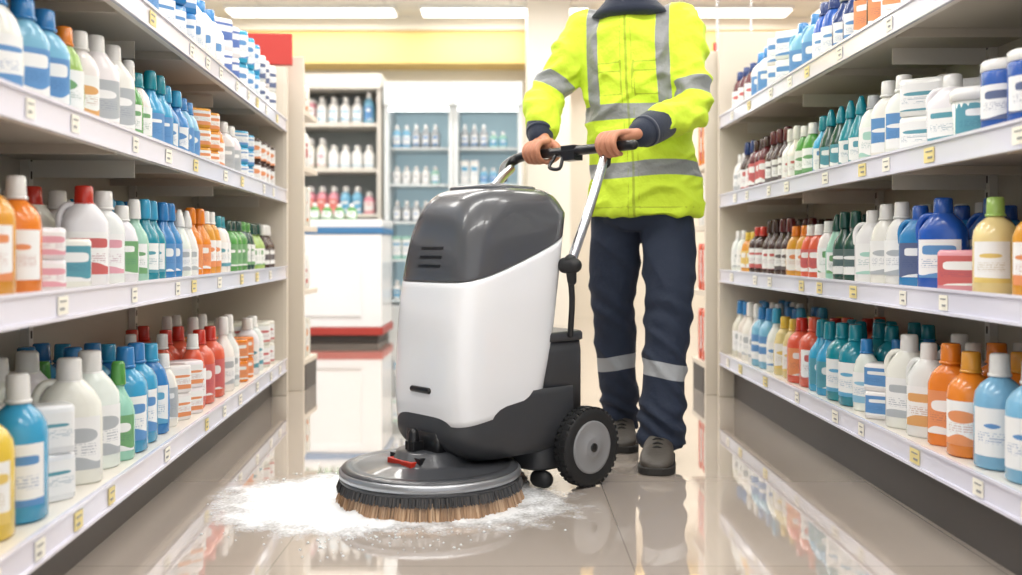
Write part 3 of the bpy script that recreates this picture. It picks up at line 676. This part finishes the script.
H1=(.375,3.47,.90);K1=(.362,3.53,.49);A1=(.405,3.635,.075)
H2=(.548,3.43,.90);K2=(.528,3.36,.50);A2=(.497,3.29,.075)
mb=MB()
mb.loft([bring((x_,y_,z),a_,b_,2.2) for z,a_,b_,x_,y_ in ((1.0,.16,.115,.462,3.45),(.93,.172,.125,.463,3.45),(.86,.176,.13,.463,3.45),(.80,.165,.12,.462,3.45),(.77,.14,.09,.461,3.45))])
tube(mb,[H1,tuple((np.array(H1)+K1)/2),K1,tuple((np.array(K1)+A1)/2),A1],[.095,.090,.077,.072,.068],0,32,6)
tube(mb,[H2,tuple((np.array(H2)+K2)/2),K2,tuple((np.array(K2)+A2)/2),A2],[.095,.092,.081,.077,.074],0,32,6)
tr=mb.build('navy_trousers',[m_navy],W); remesh(tr,.007,6,.6)
co=vco(tr.data)
co[:,2]=np.maximum(co[:,2],.045+.006*np.sin(co[:,0]*60)); tr.data.vertices.foreach_set('co',co.ravel()); tr.data.update()
def twr(c):
    x,y,z=c; w_=.010*noise.noise((x*7,y*7,z*5))+.010*ridge(noise.noise((x*5+z*3,y*5,z*7+x*6)))-.004
    w_+=.004*math.exp(-((z-.50)/.08)**2)*math.sin(z*75+x*50+3*noise.noise((x*6,y*6,z*6)))+.007*math.exp(-((z-.13)/.06)**2)*math.sin(z*100+x*50+4*noise.noise((x*8,y*8,z*8)))
    return w_ if z>.06 else w_*.3
co=displace(tr,twr)
setf(tr.data,'stripe',[.026-abs(p[2]-(.300 if p[1]<3.47 else .295)-.012*math.sin(p[0]*18)) for p in co])
m_tr,nt,b=newmat('navy_work_trousers'); s=attr(nt,'stripe'); isst=mth(nt,'GREATER_THAN',s.outputs['Fac'],0.0)
nt.links.new(mixc(nt,isst,srgb('#1f2a3e'),srgb('#a2a6aa')),b.inputs['Base Color']); b.inputs['Roughness'].default_value=.8
tc=nt.nodes.new('ShaderNodeTexCoord'); ns=nt.nodes.new('ShaderNodeTexNoise'); ns.inputs['Scale'].default_value=20; ns.inputs['Detail'].default_value=5; nt.links.new(tc.outputs['Object'],ns.inputs['Vector'])
bp=nt.nodes.new('ShaderNodeBump'); bp.inputs['Strength'].default_value=.5; bp.inputs['Distance'].default_value=.015; nt.links.new(ns.outputs['Fac'],bp.inputs['Height']); nt.links.new(bp.outputs[0],b.inputs['Normal'])
tr.data.materials.clear(); tr.data.materials.append(m_tr)
m_shoe=mat('shoe_leather','#4b4640',.5,bump=.15,bscale=120); m_sole=mat('shoe_sole','#2a2826',.7); m_lace=mat('laces','#2b2a2a',.8)
def shoe(name,ax,ay,dx,dy):
    d=np.array([dx,dy,0.]);d/=np.linalg.norm(d); n_=np.array([-d[1],d[0],0]); o=np.array([ax,ay,0])
    st_=crom([(-.078,.018,.05),(-.07,.034,.10),(-.035,.043,.125),(.02,.046,.125),(.06,.048,.100),(.11,.053,.076),(.16,.053,.062),(.195,.042,.048),(.212,.018,.034)],4)
    mb=MB(); rings=[]
    for l_,w_,h in st_:
        rg=[]
        for j in range(28):
            x,y=se(2*math.pi*j/28,2.6); zz=.014+(h-.014)*(.5+.5*y)
            ww=w_*(1-.35*max(0,y)**2*(1 if h>.08 else .4)); rg.append(tuple(o+d*l_+n_*x*ww+Z3*zz))
        rings.append(rg)
    mb.loft(rings,0)
    rings=[]
    for z,g in ((0,.002),(.004,.005),(.022,.005),(.024,.001)):
        rings.append([tuple(o+d*(l_+ (g if l_>0.06 else -g*.5))+n_*(w_+g)+Z3*z) for l_,w_,h in st_]+[tuple(o+d*(l_+(g if l_>0.06 else -g*.5))-n_*(w_+g)+Z3*z) for l_,w_,h in st_[::-1]])
    mb.loft(rings,1,smooth=False)
    for k in range(4):
        l_=.055+.022*k; h=float(np.interp(l_,st_[:,0],st_[:,2]))
        tube(mb,[o+d*l_-n_*.026+Z3*(h-.012),o+d*(l_+.004)+Z3*(h+.003),o+d*l_+n_*.026+Z3*(h-.012)],[.003]*3,2,8,4)
    mb.build(name,[m_shoe,m_sole,m_lace],W)
shoe('shoe_far',.403,3.63,-.10,-1); shoe('shoe_near',.492,3.285,-.22,-1)

Mo=np.array([.097,3.09,0]); Fv=np.array([-.743,-.669,0]); Nv=np.array([.669,-.743,0])
def hand(name,s,wrist,side):
    c=Mo+Fv*-.1+Nv*s+Z3*HZ
    wrist=np.array(wrist)
    a_=Nv; bdir=Fv; 
    mb=MB()
    def P(th,r,off): t=math.radians(th); return c+a_*off+bdir*r*math.cos(t)+Z3*r*math.sin(t)
    offs=[.031,.0105,-.0105,-.030]
    ln=[1.0,1.08,1.02,.85]; rd=[.0092,.0094,.0090,.0080]
    for i in range(4):
        o=offs[i]*side; r=rd[i]; q=.0165+r
        kn=P(112,.045,o*.95)
        base=wrist*.55+kn*.45
        tube(mb,[base,kn,P(62,q+.013,o),P(18,q+.009,o*1.02),P(-28*ln[i],q+.003,o*1.02),P(-72*ln[i],q,o),P(-112*ln[i],q-.001,o)],[.013,.0115,r*1.08,r*1.1,r*.98,r*.98,r*.86],0,16,5)
    for o in (.026,.009,-.009,-.024):
        tube(mb,[wrist+a_*o*side*.55-Z3*.004,(wrist+P(120,.036,o*side))*.5+a_*o*side*.2,P(118,.034,o*side)],[.020,.0175,.0145],0,16,4)
    th0=wrist*.62+P(135,.036,.03*side)*.38
    tube(mb,[th0,P(150,.050,.042*side),P(185,.036,.056*side),P(222,.028,.050*side),P(262,.0275,.040*side)],[.016,.0145,.0118,.0108,.0088],0,16,5)
    return mb
for name,s,wr,el,side in (('hand_right',-.125,W1,E1,1),('hand_left',.205,W2,E2,-1)):
    wr=np.array(wr);el=np.array(el); mb=hand(name,s,wr,side)
    tube(mb,[wr*.8+el*.2,wr*.95+el*.05,wr],[.028,.027,.026],0,20,3)
    h=mb.build(name,[m_skin],W); remesh(h,.0019,3,.5)

HC=np.array([.405,3.395,1.705])
mb=MB(); tube(mb,[(.42,3.45,1.48),(.416,3.435,1.55),(.408,3.42,1.63)],[.062,.056,.056],0,28,5)
fw=D*1.0+Z3*-.22; fw/=np.linalg.norm(fw); up=Z3-fw*np.dot(Z3,fw); up/=np.linalg.norm(up)
def hp(a_,f_,u_): return tuple(HC+Lr*a_+fw*f_+up*u_)
def ell(mb,c,ra,rf,ru,mi=0,seg=28):
    rings=[]
    for k in range(1,14):
        t=-math.pi/2+math.pi*k/14
        rings.append([tuple(np.array(hp(c[0]+ra*math.cos(t)*math.cos(2*math.pi*j/seg),c[1]+rf*math.cos(t)*math.sin(2*math.pi*j/seg),c[2]+ru*math.sin(t)))) for j in range(seg)])
    mb.loft(rings,mi)
ell(mb,(0,-.012,.03),.076,.094,.092); ell(mb,(0,.022,-.03),.060,.066,.072); ell(mb,(0,.052,-.082),.028,.028,.026)
tube(mb,[hp(0,.078,.028),hp(0,.096,0),hp(0,.108,-.022)],[.008,.010,.013],0,12,4)
ell(mb,(-.012,.096,-.024),.009,.010,.008);ell(mb,(.012,.096,-.024),.009,.010,.008)
for sg in (-1,1):
    ell(mb,(sg*.079,-.004,-.005),.010,.020,.032); tube(mb,[hp(sg*.012,.083,.036),hp(sg*.03,.084,.040),hp(sg*.048,.072,.034)],[.007,.008,.006],0,10,3)
    ell(mb,(sg*.036,.055,-.022),.022,.024,.020)
tube(mb,[hp(-.024,.078,-.052),hp(0,.088,-.049),hp(.024,.078,-.052)],[.005,.008,.005],0,10,4)
tube(mb,[hp(-.02,.077,-.060),hp(0,.086,-.062),hp(.02,.077,-.060)],[.005,.008,.005],0,10,4)
hd=mb.build('head_and_neck',[m_skin],W); remesh(hd,.004,5,.5)
mb=MB()
for sg in (-1,1): ell(mb,(sg*.031,.071,.012),.0125,.011,.009,0,16); ell(mb,(sg*.031,.0795,.012),.005,.0035,.005,1,12)
mb.build('eyes',[mat('eye_white','#eeeae6',.2),mat('iris_brown','#2b1a10',.2)],W)
mb=MB()
for sg in (-1,1): tube(mb,[hp(sg*.014,.088,.034),hp(sg*.03,.091,.041),hp(sg*.05,.078,.034)],[.003,.004,.002],0,8,4)
ell(mb,(0,-.022,.048),.083,.094,.086)
mb.build('hair_and_eyebrows',[m_hair],W)

cam=bpy.data.cameras.new('camera'); cam.lens=35; cam.sensor_width=36; cam.shift_y=-.0367; cam.clip_start=.05
cam.dof.use_dof=True; cam.dof.focus_distance=2.9; cam.dof.aperture_fstop=2.0
co_=bpy.data.objects.new('camera',cam); sc.collection.objects.link(co_); co_.location=(0,0,.7); co_.rotation_euler=(math.pi/2,0,0)
sc.camera=co_
